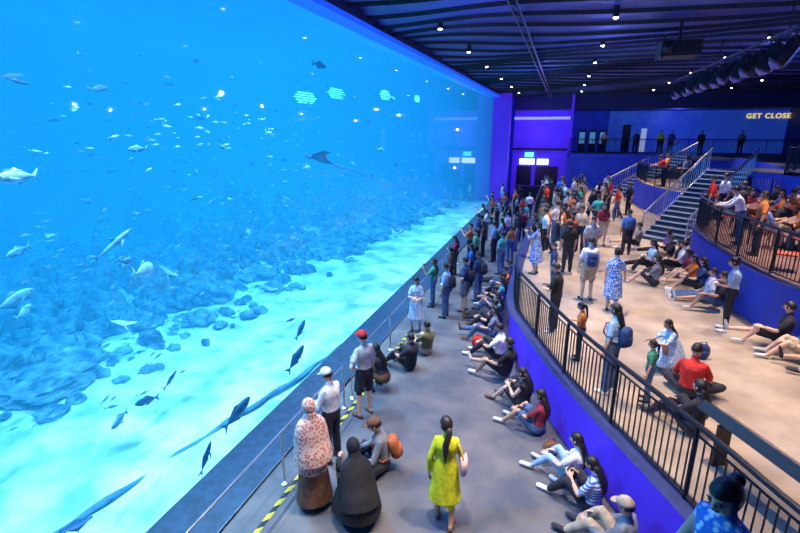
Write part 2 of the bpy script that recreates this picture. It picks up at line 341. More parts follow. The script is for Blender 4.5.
def person_mesh(pose,fem,top,bot,hair,hat,bag,vox):
    key=(pose,fem,top,bot,hair,hat,bag,vox)
    if key in PM: return PM[key]
    P=POS[pose]; B=PB(); Q=PB()
    pel=V((0,0,P['pel'])); s1=nz(P['sp']); s2=nz(P['sp2'])
    X=V((1,0,0))
    def spt(s):
        n=8; p=pel.copy()
        if s<0: return p+s1*s
        for i in range(n): p+= s1.lerp(s2,min(1,(s*(i+.5)/n)/.5)).normalized()*(s/n)
        return p
    if fem: T=[(-.1,.09,.09),(-.03,.165,.12),(.04,.165,.118),(.12,.138,.10),(.2,.122,.093),(.29,.138,.115),(.36,.15,.118),(.42,.155,.095),(.465,.12,.075),(.49,.062,.06),(.53,.048,.05),(.6,.045,.05)]
    else: T=[(-.1,.09,.09),(-.03,.16,.118),(.04,.158,.116),(.12,.148,.11),(.2,.148,.108),(.29,.165,.118),(.36,.178,.12),(.42,.178,.10),(.465,.135,.08),(.49,.07,.066),(.53,.056,.058),(.6,.052,.056)]
    ex=.012
    pts=[spt(t[0]) for t in T]; rad=[(t[1]+(ex if t[0]<.46 else 0),t[2]+(ex if t[0]<.46 else 0)) for t in T]
    lab=[2 if t[0]<(-.01 if bot!='dress' else -9) else (1 if t[0]<.48 else 0) for t in T]
    B.tube(pts,rad,side=X,n=16,lab=lab[:-1])
    if fem:
        for sg in(-1,1):
            c=spt(.33)+X*sg*.065+V((0,.075,0)); B.tube([c-V((0,.04,0)),c+V((0,.035,0))],[.065,.045],n=8,lab=1)
    shw=.165 if fem else .19
    fwd=s2.cross(X)
    look=nz(P.get('look',(0,1,-.08)))
    hu=(s2*.5+V((0,0,1))*.5); hu=(hu-look*hu.dot(look)).normalized(); hr=look.cross(hu).normalized()
    hc=spt(.57)+hu*.095+look*.02
    B.tube([hc-hu*.10+look*.03,hc-hu*.075+look*.018,hc-hu*.03,hc+hu*.03,hc+hu*.07,hc+hu*.10],[(.035,.04),(.055,.07),(.072,.092),(.076,.098),(.065,.082),(.035,.045)],side=hr,n=12,lab=0)
    Q.tube([hc+look*.088+hu*.018,hc+look*.108-hu*.018,hc+look*.10-hu*.03],[.008,.014,.012],n=6,lab=0)
    for sg in(-1,1):
        Q.ball(hc+look*.086+hr*sg*.031+hu*.01,(hr,look,hu),(.015,.01,.009),7,8,5)
        Q.ball(hc+look*.09+hr*sg*.031+hu*.034,(hr,look,hu),(.02,.007,.005),4,6,4)
        Q.ball(hc-look*.005+hr*sg*.078,(hr,look,hu),(.011,.02,.03),0,8,5)
    Q.ball(hc+look*.088-hu*.052,(hr,look,hu),(.025,.01,.008),8,8,4)
    for i,sg in enumerate((-1,1)):
        sh=spt(.425)+X*sg*(shw-.01)
        u=nz(P['u'][i]); f=nz(P['f'][i]); el=sh+u*.285; wr=el+f*.245
        if top=='long': cut,e0,e1=1.93,.012,.014
        elif top=='tank': cut,e0,e1=.12,.008,.004
        else: cut,e0,e1=.72,.012,.024
        limb(B,sh-X*sg*.03,el,wr,[(0,.052),(.5,.046),(1,.039),(1.3,.040),(2,.026)] if not fem else [(0,.045),(.5,.04),(1,.034),(1.3,.035),(2,.023)],cut,e0,e1,1,0)
        B.tube([spt(.44)+X*sg*.05,sh],[.055 if fem else .065,.058 if not fem else .05],n=8,lab=1)
        hand(Q,wr,f,(V((-sg,0.2,0)) if abs(f.z)>.8 else V((-sg*.5,0,-.6))),.7)
        if P.get('phone') and i==1:
            c=wr+f*.1-X*.04; Mx=Matrix((( hr.x,look.x,hu.x,c.x),(hr.y,look.y,hu.y,c.y),(hr.z,look.z,hu.z,c.z),(0,0,0,1)))
            Q.box(-.075,.075,-.005,.005,-.04,.04,7,Mx)
    for i,sg in enumerate((-1,1)):
        hp=pel+X*sg*.088+s1*-.01; t=nz(P['t'][i]); s_=nz(P['s'][i]); kn=hp+t*.43; an=kn+s_*.415
        if bot=='pants': cut,e0,e1=1.95,.01,.022
        elif bot=='legg': cut,e0,e1=1.9,.003,.004
        elif bot=='shorts': cut,e0,e1=.85,.014,.034
        else: cut,e0,e1=.3,.0,.0
        limb(B,hp,kn,an,[(0,.086),(.5,.076),(1,.055),(1.35,.056),(2,.036)],cut,e0,e1,2,0)
        ft=nz(P.get('ftl' if i==0 and 'ftl' in P else 'ft',(sg*.15,1,0)))
        ftu=(s_*-1-ft*(-s_).dot(ft)).normalized(); sdv=ft.cross(ftu)
        h=an+s_*.045-ft*.05
        B.tube([h,h+ft*.05,h+ft*.13,h+ft*.2,h+ft*.235],[(.034,.036),(.04,.042),(.043,.034),(.045,.028),(.032,.02)],side=sdv,n=10,lab=3)
        B.tube([an-s_*.01,an+s_*.045],[.038,.036],n=8,lab=3)
    if bot=='dress' or bot=='skirt' or bot=='longskirt':
        stand=P['pel']>.8; lb=1 if bot=='dress' else 2
        if stand:
            hz={'dress':.42,'skirt':.5,'longskirt':.06}[bot]
            z0=pel.z+.12
            zs=[z0,z0-.12,z0-.25,(z0-.25+hz)/2,hz]
            w=[(.14,.11),(.182,.14),(.195,.16),(.215,.185),(.24,.21)]
            if bot=='longskirt': w=[(.14,.11),(.182,.14),(.2,.165),(.235,.21),(.29,.26)]
            B.tube([(spt(.0).x,0,z) for z in zs],w,side=X,n=16,lab=lb,cap=True)
        elif pose=='crouch':
            B.tube([(0,.1,.03),(0,.1,.16),(0,.08,.34),(0,.06,.52),tuple(spt(.3))],[(.36,.42),(.34,.40),(.28,.33),(.21,.22),(.17,.13)],side=X,n=18,lab=lb)
        else:
            kn=pel+nz(P['t'][0])*.4; B.tube([pel+V((0,-.02,.02)),(pel+kn)/2,V((0,kn.y,kn.z))],[(.19,.12),(.2,.11),(.2,.09)],side=X,n=14,lab=lb)
    def hairfn(op,zt,low):
        def fn(u):
            if u.y>op and u.z<zt: return .8
            if u.z<low: return .75
            return 1
        return fn
    if hat=='hijab':
        Q.ball(hc,(hr,look,hu),(.098,.115,.135),6,20,14,lambda u:.72 if (u.y>.62 and -.62<u.z<.5) else 1)
        B.tube([spt(.60),spt(.52),spt(.46),spt(.40),spt(.3),spt(.12),spt(-.04)-V((0,.03,0)),spt(-.16)-V((0,.03,0))],[(.08,.10),(.10,.11),(.18,.13),(.225,.15),(.25,.18),(.27,.215),(.285,.24),(.30,.26)],side=X,n=18,lab=6)
    else:
        low={'short':-.35,'crop':-.1}.get(hair,-.75)
        Q.ball(hc+hu*.006-look*.006,(hr,look,hu),(.086,.107,.118),4,20,14,hairfn(.35,.42,low))
        if hair=='long': Q.tube([hc-look*.05,hc-look*.085-hu*.08,spt(.4)-fwd*.13,spt(.28)-fwd*.135,spt(.2)-fwd*.12],[(.07,.05),(.078,.04),(.085,.03),(.07,.025),(.03,.015)],side=hr,n=10,lab=4)
        if hair=='pony': Q.tube([hc-look*.1+hu*.03,hc-look*.14,hc-look*.13-hu*.12,spt(.34)-fwd*.14],[.025,.035,.03,.012],n=8,lab=4)
        if hair=='longpony': Q.tube([hc-look*.09-hu*.02,hc-look*.12-hu*.08,spt(.42)-fwd*.13,spt(.3)-fwd*.14,spt(.16)-fwd*.13],[.035,.042,.045,.038,.012],n=8,lab=4)
        if hair=='bun': Q.ball(hc-look*.1+hu*.06,(hr,look,hu),(.045,.045,.045),4,10,7)
    if hat=='cap':
        Q.ball(hc+hu*.03,(hr,look,hu),(.092,.112,.105),6,16,10,lambda u:1 if u.z>-.05 else .7)
        Q.tube([hc+hu*.045+look*.08,hc+hu*.04+look*.14,hc+hu*.03+look*.175],[(.075,.01),(.07,.008),(.04,.006)],side=hr,n=10,lab=6)
    def sq(u):
        m=max(abs(u.x),abs(u.y),abs(u.z)); return min(1.25,(1/m)**.6)
    if bag=='pack':
        c=spt(.22)-fwd*.2; R=(X,fwd,s2)
        Q.ball(c,R,(.13,.085,.19),5,16,10,sq); Q.ball(c-fwd*.07-s2*.06,R,(.09,.04,.09),5,12,8,sq)
        for sg in(-1,1): Q.tube([spt(.36)-fwd*.13+X*sg*.08,spt(.47)-fwd*.02+X*sg*.09,spt(.42)+fwd*.115+X*sg*.1,spt(.25)+fwd*.14+X*sg*.12,spt(.12)+X*sg*.17,spt(.1)-fwd*.12+X*sg*.1],[(.022,.008)]*6,side=X,n=6,lab=5)
    if bag=='tote':
        c=spt(.06)+X*.25+V((0,.02,0)); Q.ball(c,(X,V((0,1,0)),V((0,0,1))),(.06,.14,.13),5,14,8,sq)
        for dy in(-.08,.08): Q.tube([c+V((0,dy,.12)),spt(.3)+X*.21+V((0,dy*.6,0)),spt(.475)+X*.13+V((0,dy*.3,0))],[.009]*3,n=5,lab=5)
    me=bpy.data.meshes.new('tmp'); me.from_pydata([tuple(v) for v in B.v],[],B.f); me.update()
    bm=bmesh.new(); bm.from_mesh(me); bmesh.ops.recalc_face_normals(bm,faces=bm.faces); bm.to_mesh(me); bm.free()
    o=bpy.data.objects.new('tmp',me); S.collection.objects.link(o)
    m=o.modifiers.new('r','REMESH'); m.mode='VOXEL'; m.voxel_size=vox
    m=o.modifiers.new('s','SMOOTH'); m.factor=.5; m.iterations=2
    ev=o.evaluated_get(bpy.context.evaluated_depsgraph_get()); em=ev.to_mesh()
    nvv=len(em.vertices); co=np.empty(nvv*3); em.vertices.foreach_get('co',co); co=co.reshape(-1,3)
    faces=[tuple(p.vertices) for p in em.polygons]
    ce=np.array([co[list(f)].mean(0) for f in faces])
    best=np.full(len(ce),1e9); labs=np.zeros(len(ce),int)
    for a,b,r,l in B.seg:
        a=np.array(a);b=np.array(b);d=b-a; L2=max(1e-9,d@d)
        t=np.clip(((ce-a)@d)/L2,0,1); dist=np.linalg.norm(ce-(a+t[:,None]*d),axis=1)/r
        k=dist<best; best[k]=dist[k]; labs[k]=l
    ev.to_mesh_clear(); bpy.data.objects.remove(o); bpy.data.meshes.remove(me)
    vs=[tuple(c) for c in co]+[tuple(v) for v in Q.v]
    fs=faces+[tuple(i+nvv for i in f) for f in Q.f]
    mz=min(v[2] for v in vs)
    vs=[(v[0],v[1],v[2]-mz) for v in vs]
    fm=bpy.data.meshes.new('person_'+pose); fm.from_pydata(vs,[],fs)
    for i in range(9): fm.materials.append(None)
    fm.polygons.foreach_set('material_index',list(labs)+Q.m); fm.polygons.foreach_set('use_smooth',[True]*len(fs)); fm.update()
    PM[key]=fm; return fm
SK=[(.66,.40,.27),(.52,.30,.19),(.38,.21,.13),(.72,.47,.34)]
HC=[(.012,.009,.008),(.02,.012,.008),(.04,.02,.012)]
COL=dict(white=(.80,.80,.80),black=(.012,.012,.016),navy=(.02,.05,.16),blue=(.05,.20,.6),lblue=(.32,.52,.75),grey=(.18,.20,.23),lgrey=(.48,.51,.54),red=(.65,.03,.025),maroon=(.25,.025,.045),green=(.06,.30,.18),teal=(.04,.30,.35),
 yellow=(.70,.72,.015),orange=(.62,.2,.05),rust=(.42,.11,.04),brown=(.15,.07,.04),beige=(.48,.38,.27),pink=(.75,.5,.5),denim=(.07,.13,.26),olive=(.14,.13,.06),dark=(.022,.022,.035),cream=(.82,.60,.50),purple=(.2,.11,.42))
def person(name,pose,x,y,z,rot,topc,botc,top='tee',bot='pants',fem=0,hair='short',hat='',bag='',h=1.7,hatc='black',bagc='dark',shoe='dark',sk=0,pat='',bpat='',hp=''):
    d=math.hypot(x,y); vox=.0115 if d<9 else (.018 if d<15 else .024)
    if h<1.4: vox=max(vox,.016)
    me=person_mesh(pose,fem,top,bot,hair,hat,bag,vox)
    o=addobj(name,me); k=h/1.70
    o.location=(x,y,z); o.rotation_euler=(0,0,math.radians(rot)); o.scale=(k,k,k)
    g=lambda c:COL[c] if isinstance(c,str) else c
    ms=[mat('skin_%d'%sk,SK[sk],.55,var=.08,scale=5),cmat(g(topc),pat),cmat(g(botc),bpat),cmat(g(shoe)),mat('hair_%d'%(sk%3),HC[sk%3],.5,var=.3,scale=30),cmat(g(bagc)),cmat(g(hatc),hp),mat('eye_dark',(.02,.015,.012),.3,var=.1),mat('lips',(.4,.12,.1),.5,var=.1)]
    for i,m in enumerate(ms):
        o.material_slots[i].link='OBJECT'; o.material_slots[i].material=m
    return o
person('woman_in_floral_hijab','stand',-3.12,5.35,0,55,'cream','brown','long','longskirt',1,hat='hijab',hatc='cream',hp='flower',pat='flower',h=1.70)
person('man_in_white_cap','arms',-3.30,6.35,0,75,'white','dark','long','pants',hat='cap',hatc='white',sk=1,h=1.74)
person('man_in_red_cap','hips',-3.30,7.8,0,62,'lgrey','dark','tee','shorts',hat='cap',hatc='red',sk=3,shoe='brown',h=1.80)
person('woman_crouching_at_rail','crouch',-3.25,8.8,0,80,'dark','brown','long','pants',1,hair='long',sk=0)
person('woman_in_floral_dress','arms',-3.5,12.1,0,190,'lblue','lblue','tee','dress',1,hair='long',pat='flower',h=1.64)
person('visitor_sitting_on_floor','knees',-3.0,9.9,0,70,'dark','dark',hair='short',sk=1,h=1.75)
person('visitor_sitting_on_floor','knees',-2.85,10.8,0,60,'olive','beige',hair='short',sk=0)
person('man_sitting_with_backpack','cross',-2.42,6.4,0,110,'grey','dark','long','pants',hat='cap',hatc='brown',bag='pack',bagc='rust',h=1.85)
person('woman_in_black_hijab','crouch',-2.35,5.25,0,40,'black','black','long','longskirt',1,hat='hijab',hatc='black',h=1.70)
person('woman_in_yellow_dress','dresswalk',-1.18,5.65,0,8,'yellow','yellow','long','dress',1,hair='longpony',bag='tote',bagc='pink',h=1.70,sk=1,shoe='brown')
G=[(-3.55,14.2,95,'green','denim','phone',1,'long','',1.6),(-2.95,13.4,80,'lblue','denim','stand',0,'short','pack',1.7),(-2.5,14.1,75,'navy','grey','hips',0,'short','pack',1.74),
(-3.35,15.9,90,'brown','dark','stand',1,'pony','',1.6),(-3.4,19.9,90,'rust','dark','phone',0,'short','',1.7),(-3.4,22.2,95,'navy','dark','stand',0,'short','',1.72),(-3.36,24.5,85,'white','denim','arms',1,'long','',1.62),
(-2.43,20.3,70,'lblue','dark','stand',0,'short','pack',1.75),(-3.2,27.9,90,'lblue','dark','stand',0,'short','',1.7),(-1.9,18.5,60,'teal','denim','hips',0,'short','',1.72),(-3.3,32,90,'red','dark','stand',1,'long','',1.6),
(-1.75,20.6,40,'orange','denim','stand',1,'pony','',1.6),(-4.0,31,100,'dark','dark','phone',0,'short','',1.7),(-3.9,26.4,90,'lgrey','dark','phone',1,'long','',1.6),(-2.7,36,20,'dark','dark','walk',0,'short','',1.7),
(-2.75,16.6,80,'blue','dark','stand',1,'long','pack',1.6),(-3.9,36,90,'white','dark','stand',0,'short','',1.7),(-2.2,23.5,50,'white','denim','walk',0,'short','',1.7),(-2.4,26,30,'purple','dark','stand',1,'long','',1.6),
(-1.9,29,200,'red','denim','walk',0,'short','',1.7),(-2.9,29.5,80,'navy','dark','stand',0,'short','',1.7),(-3.6,17.9,100,'maroon','dark','arms',1,'long','',1.58),(-2.7,33,60,'orange','dark','stand',0,'short','',1.7),(-3.6,34,80,'blue','dark','stand',1,'long','',1.6),
(-2.95,18.7,85,'green','dark','stand',0,'short','',1.7),(-2.3,22.0,60,'lblue','dark','stand',1,'long','',1.62),(-1.6,24.8,20,'maroon','dark','stand',0,'short','',1.7),(-1.6,27.4,140,'teal','denim','stand',1,'long','',1.62),(-1.7,31.5,0,'white','dark','walk',0,'short','',1.7),(-3.0,25.6,90,'dark','dark','arms',0,'short','',1.74),
(-2.25,15.1,60,'navy','denim','stand',0,'short','pack',1.72),(-3.0,21.0,80,'brown','dark','stand',1,'long','',1.62),(-1.7,22.6,100,'dark','denim','stand',0,'short','',1.74),(-3.7,29.0,90,'orange','dark','stand',0,'short','',1.7),(-2.3,30.4,30,'lgrey','dark','stand',1,'long','',1.62)]
for x,y,r,t,b,po,fe,ha,bg,hh in G:
    person('visitor',po,x,y,0,r,t,b,fem=fe,hair=ha,bag=bg,h=hh,sk=random.randrange(4),bot='shorts' if b=='grey' else 'pants')
SL=[(1.28,5.75,62,'knees','grey','beige','long','pants',0,'short','cap','beige'),(.98,6.5,60,'knees_phone','blue','dark','tee','pants',1,'long','',''),(.72,7.05,66,'knees','white','lblue','tee','legg',1,'long','',''),
(.12,8.25,68,'knees','maroon','denim','tee','shorts',1,'long','',''),(-.2,9.0,64,'knees_phone','black','dark','tank','shorts',1,'long','',''),
(-.68,10.1,75,'mixed','black','dark','tee','shorts',0,'short','',''),(-.98,11.1,80,'knees','white','dark','tee','pants',0,'short','',''),(-1.25,12.1,88,'mixed','grey','denim','tee','pants',1,'long','',''),
(-1.32,12.8,85,'knees','black','dark','tee','pants',0,'short','',''),(-1.35,13.5,92,'long','green','dark','tee','pants',1,'long','',''),(-1.38,14.1,90,'knees_phone','lgrey','denim','tee','pants',0,'short','',''),
(-1.38,14.8,85,'mixed','teal','dark','tee','shorts',1,'long','',''),(-1.38,15.5,85,'knees','rust','dark','tee','pants',0,'short','',''),(-1.38,16.3,95,'knees','orange','denim','tee','pants',0,'short','',''),(-1.38,17.2,90,'long','navy','dark','tee','pants',0,'short','','')]
for x,y,r,po,t,b,tp_,bt,fe,ha,ht,hc_ in SL:
    person('seated_visitor',po,x-.12,y,0,r,t,b,tp_,bt,fe,ha,ht,h=1.74 if fe else 1.80,hatc=hc_ or 'beige',sk=random.choice([0,0,1,3]),shoe=random.choice(['dark','white','brown','lgrey']),pat='stripe' if t=='blue' else '')
def floor_bag(x,y,z,c,rot):
    p=PB(); M=Matrix.Translation((x,y,z))@Matrix.Rotation(rot,4,'Z')
    R=tuple((M.to_3x3()@a) for a in I3)
    p.ball(M@V((0,0,.15)),R,(.14,.08,.15),0,16,10,lambda u:min(1.2,(1/max(abs(u.x),abs(u.y),abs(u.z)))**.5)); p.ball(M@V((0,-.08,.11)),R,(.10,.04,.08),0,12,8)
    p.tube([M@V((-.08,0,.27)),M@V((-.05,0,.34)),M@V((.05,0,.34)),M@V((.08,0,.27))],[.012]*4,n=6)
    p.obj('backpack',[cmat(COL[c])],True)
floor_bag(-1.7,11.65,0,'red',.5); floor_bag(-.5,9.6,0,'dark',1.2); floor_bag(.25,7.65,0,'brown',.4); floor_bag(3.0,10.2,1.1,'navy',.3)
T=[(.93,13.1,15,'white','beige','stand',0,'short','pack','shorts',1.72,''),(1.5,12.4,-15,'blue','blue','dresswalk',1,'bun','','dress',1.64,'flower'),(.45,15.7,20,'black','dark','stand',0,'short','','pants',1.66,''),(1.13,16.2,200,'lgrey','denim','hips',0,'short','','pants',1.76,''),
(-.49,15.2,70,'blue','blue','phone',1,'long','','dress',1.66,'flower'),(-.3,18.5,60,'orange','dark','stand',0,'short','','pants',1.72,''),(.15,20.5,120,'rust','dark','stand',1,'long','','pants',1.62,''),(.6,19.6,160,'brown','denim','stand',0,'short','pack','pants',1.72,''),
(.95,21.7,30,'grey','dark','walk',0,'short','','pants',1.72,''),(-.1,23.9,90,'beige','dark','stand',0,'short','','pants',1.7,''),(.43,24,40,'white','dark','stand',1,'pony','','skirt',1.6,''),(1.57,24.5,200,'dark','dark','walk',0,'short','','pants',1.72,''),
(1.75,20.1,185,'maroon','beige','walk',0,'short','','shorts',1.7,''),(2.5,18.7,10,'blue','dark','stand',0,'short','pack','pants',1.66,''),(2.96,33.8,0,'white','denim','walk',0,'short','','pants',1.75,''),(-.6,26.6,70,'red','dark','stand',0,'short','','pants',1.7,''),
(1.0,30.9,10,'orange','dark','stand',1,'long','','pants',1.6,''),(.1,30.6,0,'blue','dark','walk',0,'short','','pants',1.7,''),(3.6,28,120,'dark','dark','stand',0,'short','','pants',1.7,''),(-.75,32.4,50,'lgrey','dark','stand',1,'long','','pants',1.6,''),
(1.4,34.5,20,'navy','dark','stand',0,'short','','pants',1.7,''),(-.55,21.5,80,'navy','denim','stand',1,'long','','pants',1.62,''),(-.65,17.2,75,'dark','beige','arms',1,'long','','pants',1.6,''),(.3,27.5,140,'lblue','dark','stand',0,'short','','pants',1.7,''),
(.55,17.4,30,'rust','denim','phone',0,'short','','pants',1.72,''),(1.1,26.5,100,'green','dark','stand',1,'long','','pants',1.6,''),(-.4,29,60,'dark','dark','stand',0,'short','','pants',1.7,''),(2.2,30,0,'white','dark','walk',1,'long','','skirt',1.6,''),
(.15,10.6,70,'black','dark','arms',0,'short','','pants',1.62,''),(1.1,8.2,60,'lblue','denim','stand',1,'long','pack','pants',1.62,''),(.65,9.35,80,'orange','dark','arms',1,'pony','','pants',1.2,''),
(2.3,9.5,120,'lblue','lblue','crouch',1,'long','','dress',1.4,'flower'),(1.7,8.1,75,'green','denim','stand',1,'pony','','pants',1.1,''),(3.85,11.9,75,'lblue','black','arms',1,'bun','','legg',1.72,''),
(.05,14.0,90,'navy','denim','stand',0,'short','','pants',1.3,''),(.3,19.0,70,'orange','denim','arms',1,'long','','pants',1.62,''),(.9,18.6,150,'beige','dark','stand',0,'short','','pants',1.74,'')]
rc=random.Random(21)
for k in range(44):
    x=rc.uniform(-.7,1.7); y=rc.uniform(17.5,32) if k%3 else rc.uniform(17.5,24)
    if k>36: x=rc.uniform(2,3.0); y=rc.uniform(24,33)
    if any(math.hypot(x-q[0],y-q[1])<.55 for q in T): continue
    fe=rc.random()<.45
    T.append((x,y,rc.choice([rc.uniform(40,120),rc.uniform(0,360)]),rc.choice(['orange','rust','white','navy','blue','lblue','red','orange','teal','maroon','beige','white','dark','brown']),rc.choice(['dark','denim','beige','dark']),rc.choice(['stand','stand','walk','phone','arms','hips']),int(fe),'long' if fe else 'short','','pants',1.62 if fe else 1.74,''))
for x,y,r,t,b,po,fe,ha,bg,bt,hh,pt in T:
    person('child' if hh<1.35 else 'visitor',po,x,y,1.1,r,t,b,fem=fe,hair=ha,bag=bg,bot=bt,h=hh,pat=pt,sk=random.choice([0,1,3,0]),bagc=random.choice(['dark','navy','grey']),shoe=random.choice(['white','dark']))
person('man_in_red_shirt','cross',2.4,8.45,1.1,-20,'red','dark',hair='short',sk=1,h=1.80)
person('visitor_sitting_on_terrace','knees',2.2,7.3,1.1,40,'dark','dark','long',fem=1,hair='long')
RC=[(4.0,17.4,80,'long','dark','beige'),(3.98,16.8,88,'mixed','white','dark'),(3.98,16.1,95,'long','maroon','dark'),(4.0,15.4,90,'knees','orange','beige'),(4.03,14.7,85,'mixed','navy','dark'),(4.1,14.0,92,'long','white','denim'),(4.15,13.3,92,'mixed','dark','denim'),
(4.75,11.2,75,'mixed','dark','dark'),(5.0,10.6,80,'knees','blue','beige'),(5.3,9.9,70,'mixed','orange','dark'),(3.1,19.8,90,'mixed','grey','dark'),(3.9,18.8,100,'mixed','purple','dark'),(3.9,18.1,90,'knees','dark','beige'),
(3.0,15.0,70,'knees','grey','dark'),(3.1,16.7,110,'mixed','lblue','dark')]
for x,y,r,po,t,b in RC:
    fe=random.random()<.5
    person('reclining_visitor',po,x-.12,y,1.1,r,t,b,'tee',random.choice(['shorts','pants','shorts']),int(fe),'long' if fe else 'short',h=1.76,sk=random.choice([0,1,3]),shoe=random.choice(['white','dark','lgrey']))
person('visitor_leaning_on_railing','lean',5.0,15.9,2.3,80,'white','denim','long',fem=0,hair='short',h=1.7)
for tx,ty in ((5.9,12.9),(7.6,14.2),(6.3,15.9),(7.9,17.2),(6.2,18.6),(8.2,19.9),(6.9,20.3),(7.3,11.3),(8.7,12.6)):
    table(tx,ty,2.3)
    for k in range(4):
        a=k*1.571+tx; x=tx+math.cos(a)*.74; y=ty+math.sin(a)*.74; chair(x,y,2.3,a+math.pi/2)
        if random.random()<.08: continue
        fe=random.random()<.5
        person('diner','chair',x,y,2.3,math.degrees(a)+90,random.choice(['red','orange','white','beige','lblue','maroon','rust','black','cream']),random.choice(['dark','denim','beige']),fem=int(fe),hair='long' if fe else 'short',h=1.7,sk=random.choice([0,1,3]))
for x,y,z,r,t in ((5.4,17.3,2.3,60,'dark'),(5.05,14.6,2.3,80,'orange'),(5.7,20.2,2.3,110,'white'),(5.0,19.0,2.3,70,'red'),(5.3,11.9,2.3,60,'beige'),(9.9,21,3.75,90,'grey'),(10,19.4,3.75,90,'white'),(9.9,17.8,3.75,90,'red'),(10.2,22.5,3.75,100,'dark'),(3.0,41,3.75,180,'beige'),(5.2,41,3.75,180,'navy'),(6.9,41.2,3.75,180,'yellow'),(7.6,41.2,3.75,170,'navy'),(9.5,41,3.75,180,'dark'),(12,41,3.75,180,'grey'),(5.4,30,2.5,90,'red'),(6.3,28,2.5,90,'navy'),(6.4,29.5,2.5,30,'white'),(5.8,31.5,2.5,70,'orange')):
    person('visitor','lean' if r==90 else 'stand',x,y,z,r,t,'dark',h=1.7,sk=random.choice([0,1]))
person('woman_in_blue_dress','arms',1.13,2.85,1.85,130,'blue','dark','tank','dress',1,'bun',h=1.70,pat='flower')
person('visitor_in_white_shirt','stand',1.85,3.0,1.85,60,'white','denim',hair='short',h=1.5)
# ------------------------------------------------------------ tank
def glossmat(name,vol):
    m=bpy.data.materials.new(name); m.use_nodes=True; nt=m.node_tree; nt.nodes.clear()
    o=nt.nodes.new('ShaderNodeOutputMaterial'); t=nt.nodes.new('ShaderNodeBsdfTransparent')
    if not vol:
        g=nt.nodes.new('ShaderNodeBsdfGlossy'); g.inputs['Roughness'].default_value=.03
        f=nt.nodes.new('ShaderNodeFresnel'); f.inputs['IOR'].default_value=1.25
        mx=nt.nodes.new('ShaderNodeMixShader'); nt.links.new(f.outputs[0],mx.inputs[0]); nt.links.new(t.outputs[0],mx.inputs[1]); nt.links.new(g.outputs[0],mx.inputs[2]); nt.links.new(mx.outputs[0],o.inputs['Surface'])
    else:
        nt.links.new(t.outputs[0],o.inputs['Surface'])
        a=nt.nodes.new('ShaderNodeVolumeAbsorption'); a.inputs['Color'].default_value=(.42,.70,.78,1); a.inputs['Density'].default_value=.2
        e=nt.nodes.new('ShaderNodeEmission'); e.inputs['Color'].default_value=(.0008,.0195,.047,1); e.inputs['Strength'].default_value=1  # water emits its own blue haze in place of scattered light
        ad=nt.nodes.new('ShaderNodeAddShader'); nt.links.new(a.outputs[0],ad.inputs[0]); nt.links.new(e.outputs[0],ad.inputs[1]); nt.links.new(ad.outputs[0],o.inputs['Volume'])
    return m
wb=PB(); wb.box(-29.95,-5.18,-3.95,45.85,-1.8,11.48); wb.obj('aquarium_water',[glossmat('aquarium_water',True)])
meshobj('window_1',[(-5.13,-4,0),(-5.13,38,0),(-5.13,38,7.9),(-5.13,-4,7.9)],[(0,1,2,3)],[glossmat('acrylic_glass',False)])
M_tank=mat('tank_back_paint',(.01,.10,.35),.8,var=.3,scale=.3)
box('wall_tank_back',-30.5,-30,-4,46,-2,12,M_tank); box('wall_tank_far',-30,-5.2,45.9,46.2,-2,12,M_tank); box('wall_tank_near',-30,-5.2,-4.3,-4,-2,12,M_tank)
box('wall_tank_base',-5.16,-5.1,-4,38,-2,0.0,M_ledge); box('ceiling_tank',-30.5,-5.15,-4.3,46.2,11.9,12.1,M_tank); box('wall_tank_front_upper',-5.17,-5.15,-4,46,7.95,11.9,M_tank); box('wall_tank_front_end',-5.17,-5.155,38,46,-2,7.95,M_tank)
def hnoise(x,y):
    return math.sin(x*.9+y*.37)*math.cos(y*.61-x*.2)+.5*math.sin(x*2.1-y*1.3)*math.cos(y*1.9)+.3*math.sin(x*4.3+y*3.1)
sb=PB(); nx,ny=60,110
for i in range(nx+1):
    for j in range(ny+1):
        x=-5.18-24.7*i/nx; y=-3.9+49.6*j/ny; sb.v.append(V((x,y,-1.05+.09*hnoise(x,y)+.02*(-5-x)*.6)))
for i in range(nx):
    for j in range(ny):
        a=i*(ny+1)+j; sb.f.append((a,a+1,a+ny+2,a+ny+1)); sb.m.append(0)
sb.obj('tank_sand_floor',[mat('sand',(.26,.40,.48),.9,var_col=(.92,.92,.86),scale=.9,bump=.4)],True)
M_rock=mat('reef_rock',(.02,.08,.15),.95,var_col=(.22,.36,.40),scale=2.2,bump=1.0)
M_coral=mat('coral',(.05,.16,.22),.9,var_col=(.22,.32,.34),scale=3,bump=.5)
def boulder(B,c,r,seed,lab=0,nu=26,nv=16):
    rs=random.Random(seed); ph=[rs.uniform(0,6) for _ in range(8)]
    def fn(u): return 1+.16*math.sin(u.x*4+ph[0])*math.cos(u.y*5+ph[1])+.12*math.sin(u.z*9+ph[2]+u.x*6)+.10*math.sin(u.y*13+ph[3])*math.sin(u.x*12+ph[4])+.07*abs(math.sin(u.z*17+ph[5]+u.y*9))-.06*abs(math.sin(u.x*21+ph[6]+u.z*8))
    B.ball(c,I3,r,lab,nu,nv,fn)
rb=PB(); rr=random.Random(3)
for k in range(330):
    y=rr.uniform(-1.5,42); dmin=12.0-(y-5)*.09; x=-(dmin+abs(rr.gauss(0,1))*6.0)
    if x<-27.5: continue
    q=-x-dmin
    hgt=(.2+q*.14*rr.uniform(.3,1.5)); r=rr.uniform(.25,.75)
    boulder(rb,(x,y,-1+hgt*.35),(r*1.2,r*rr.uniform(.9,1.6),.2+hgt*.55),k)
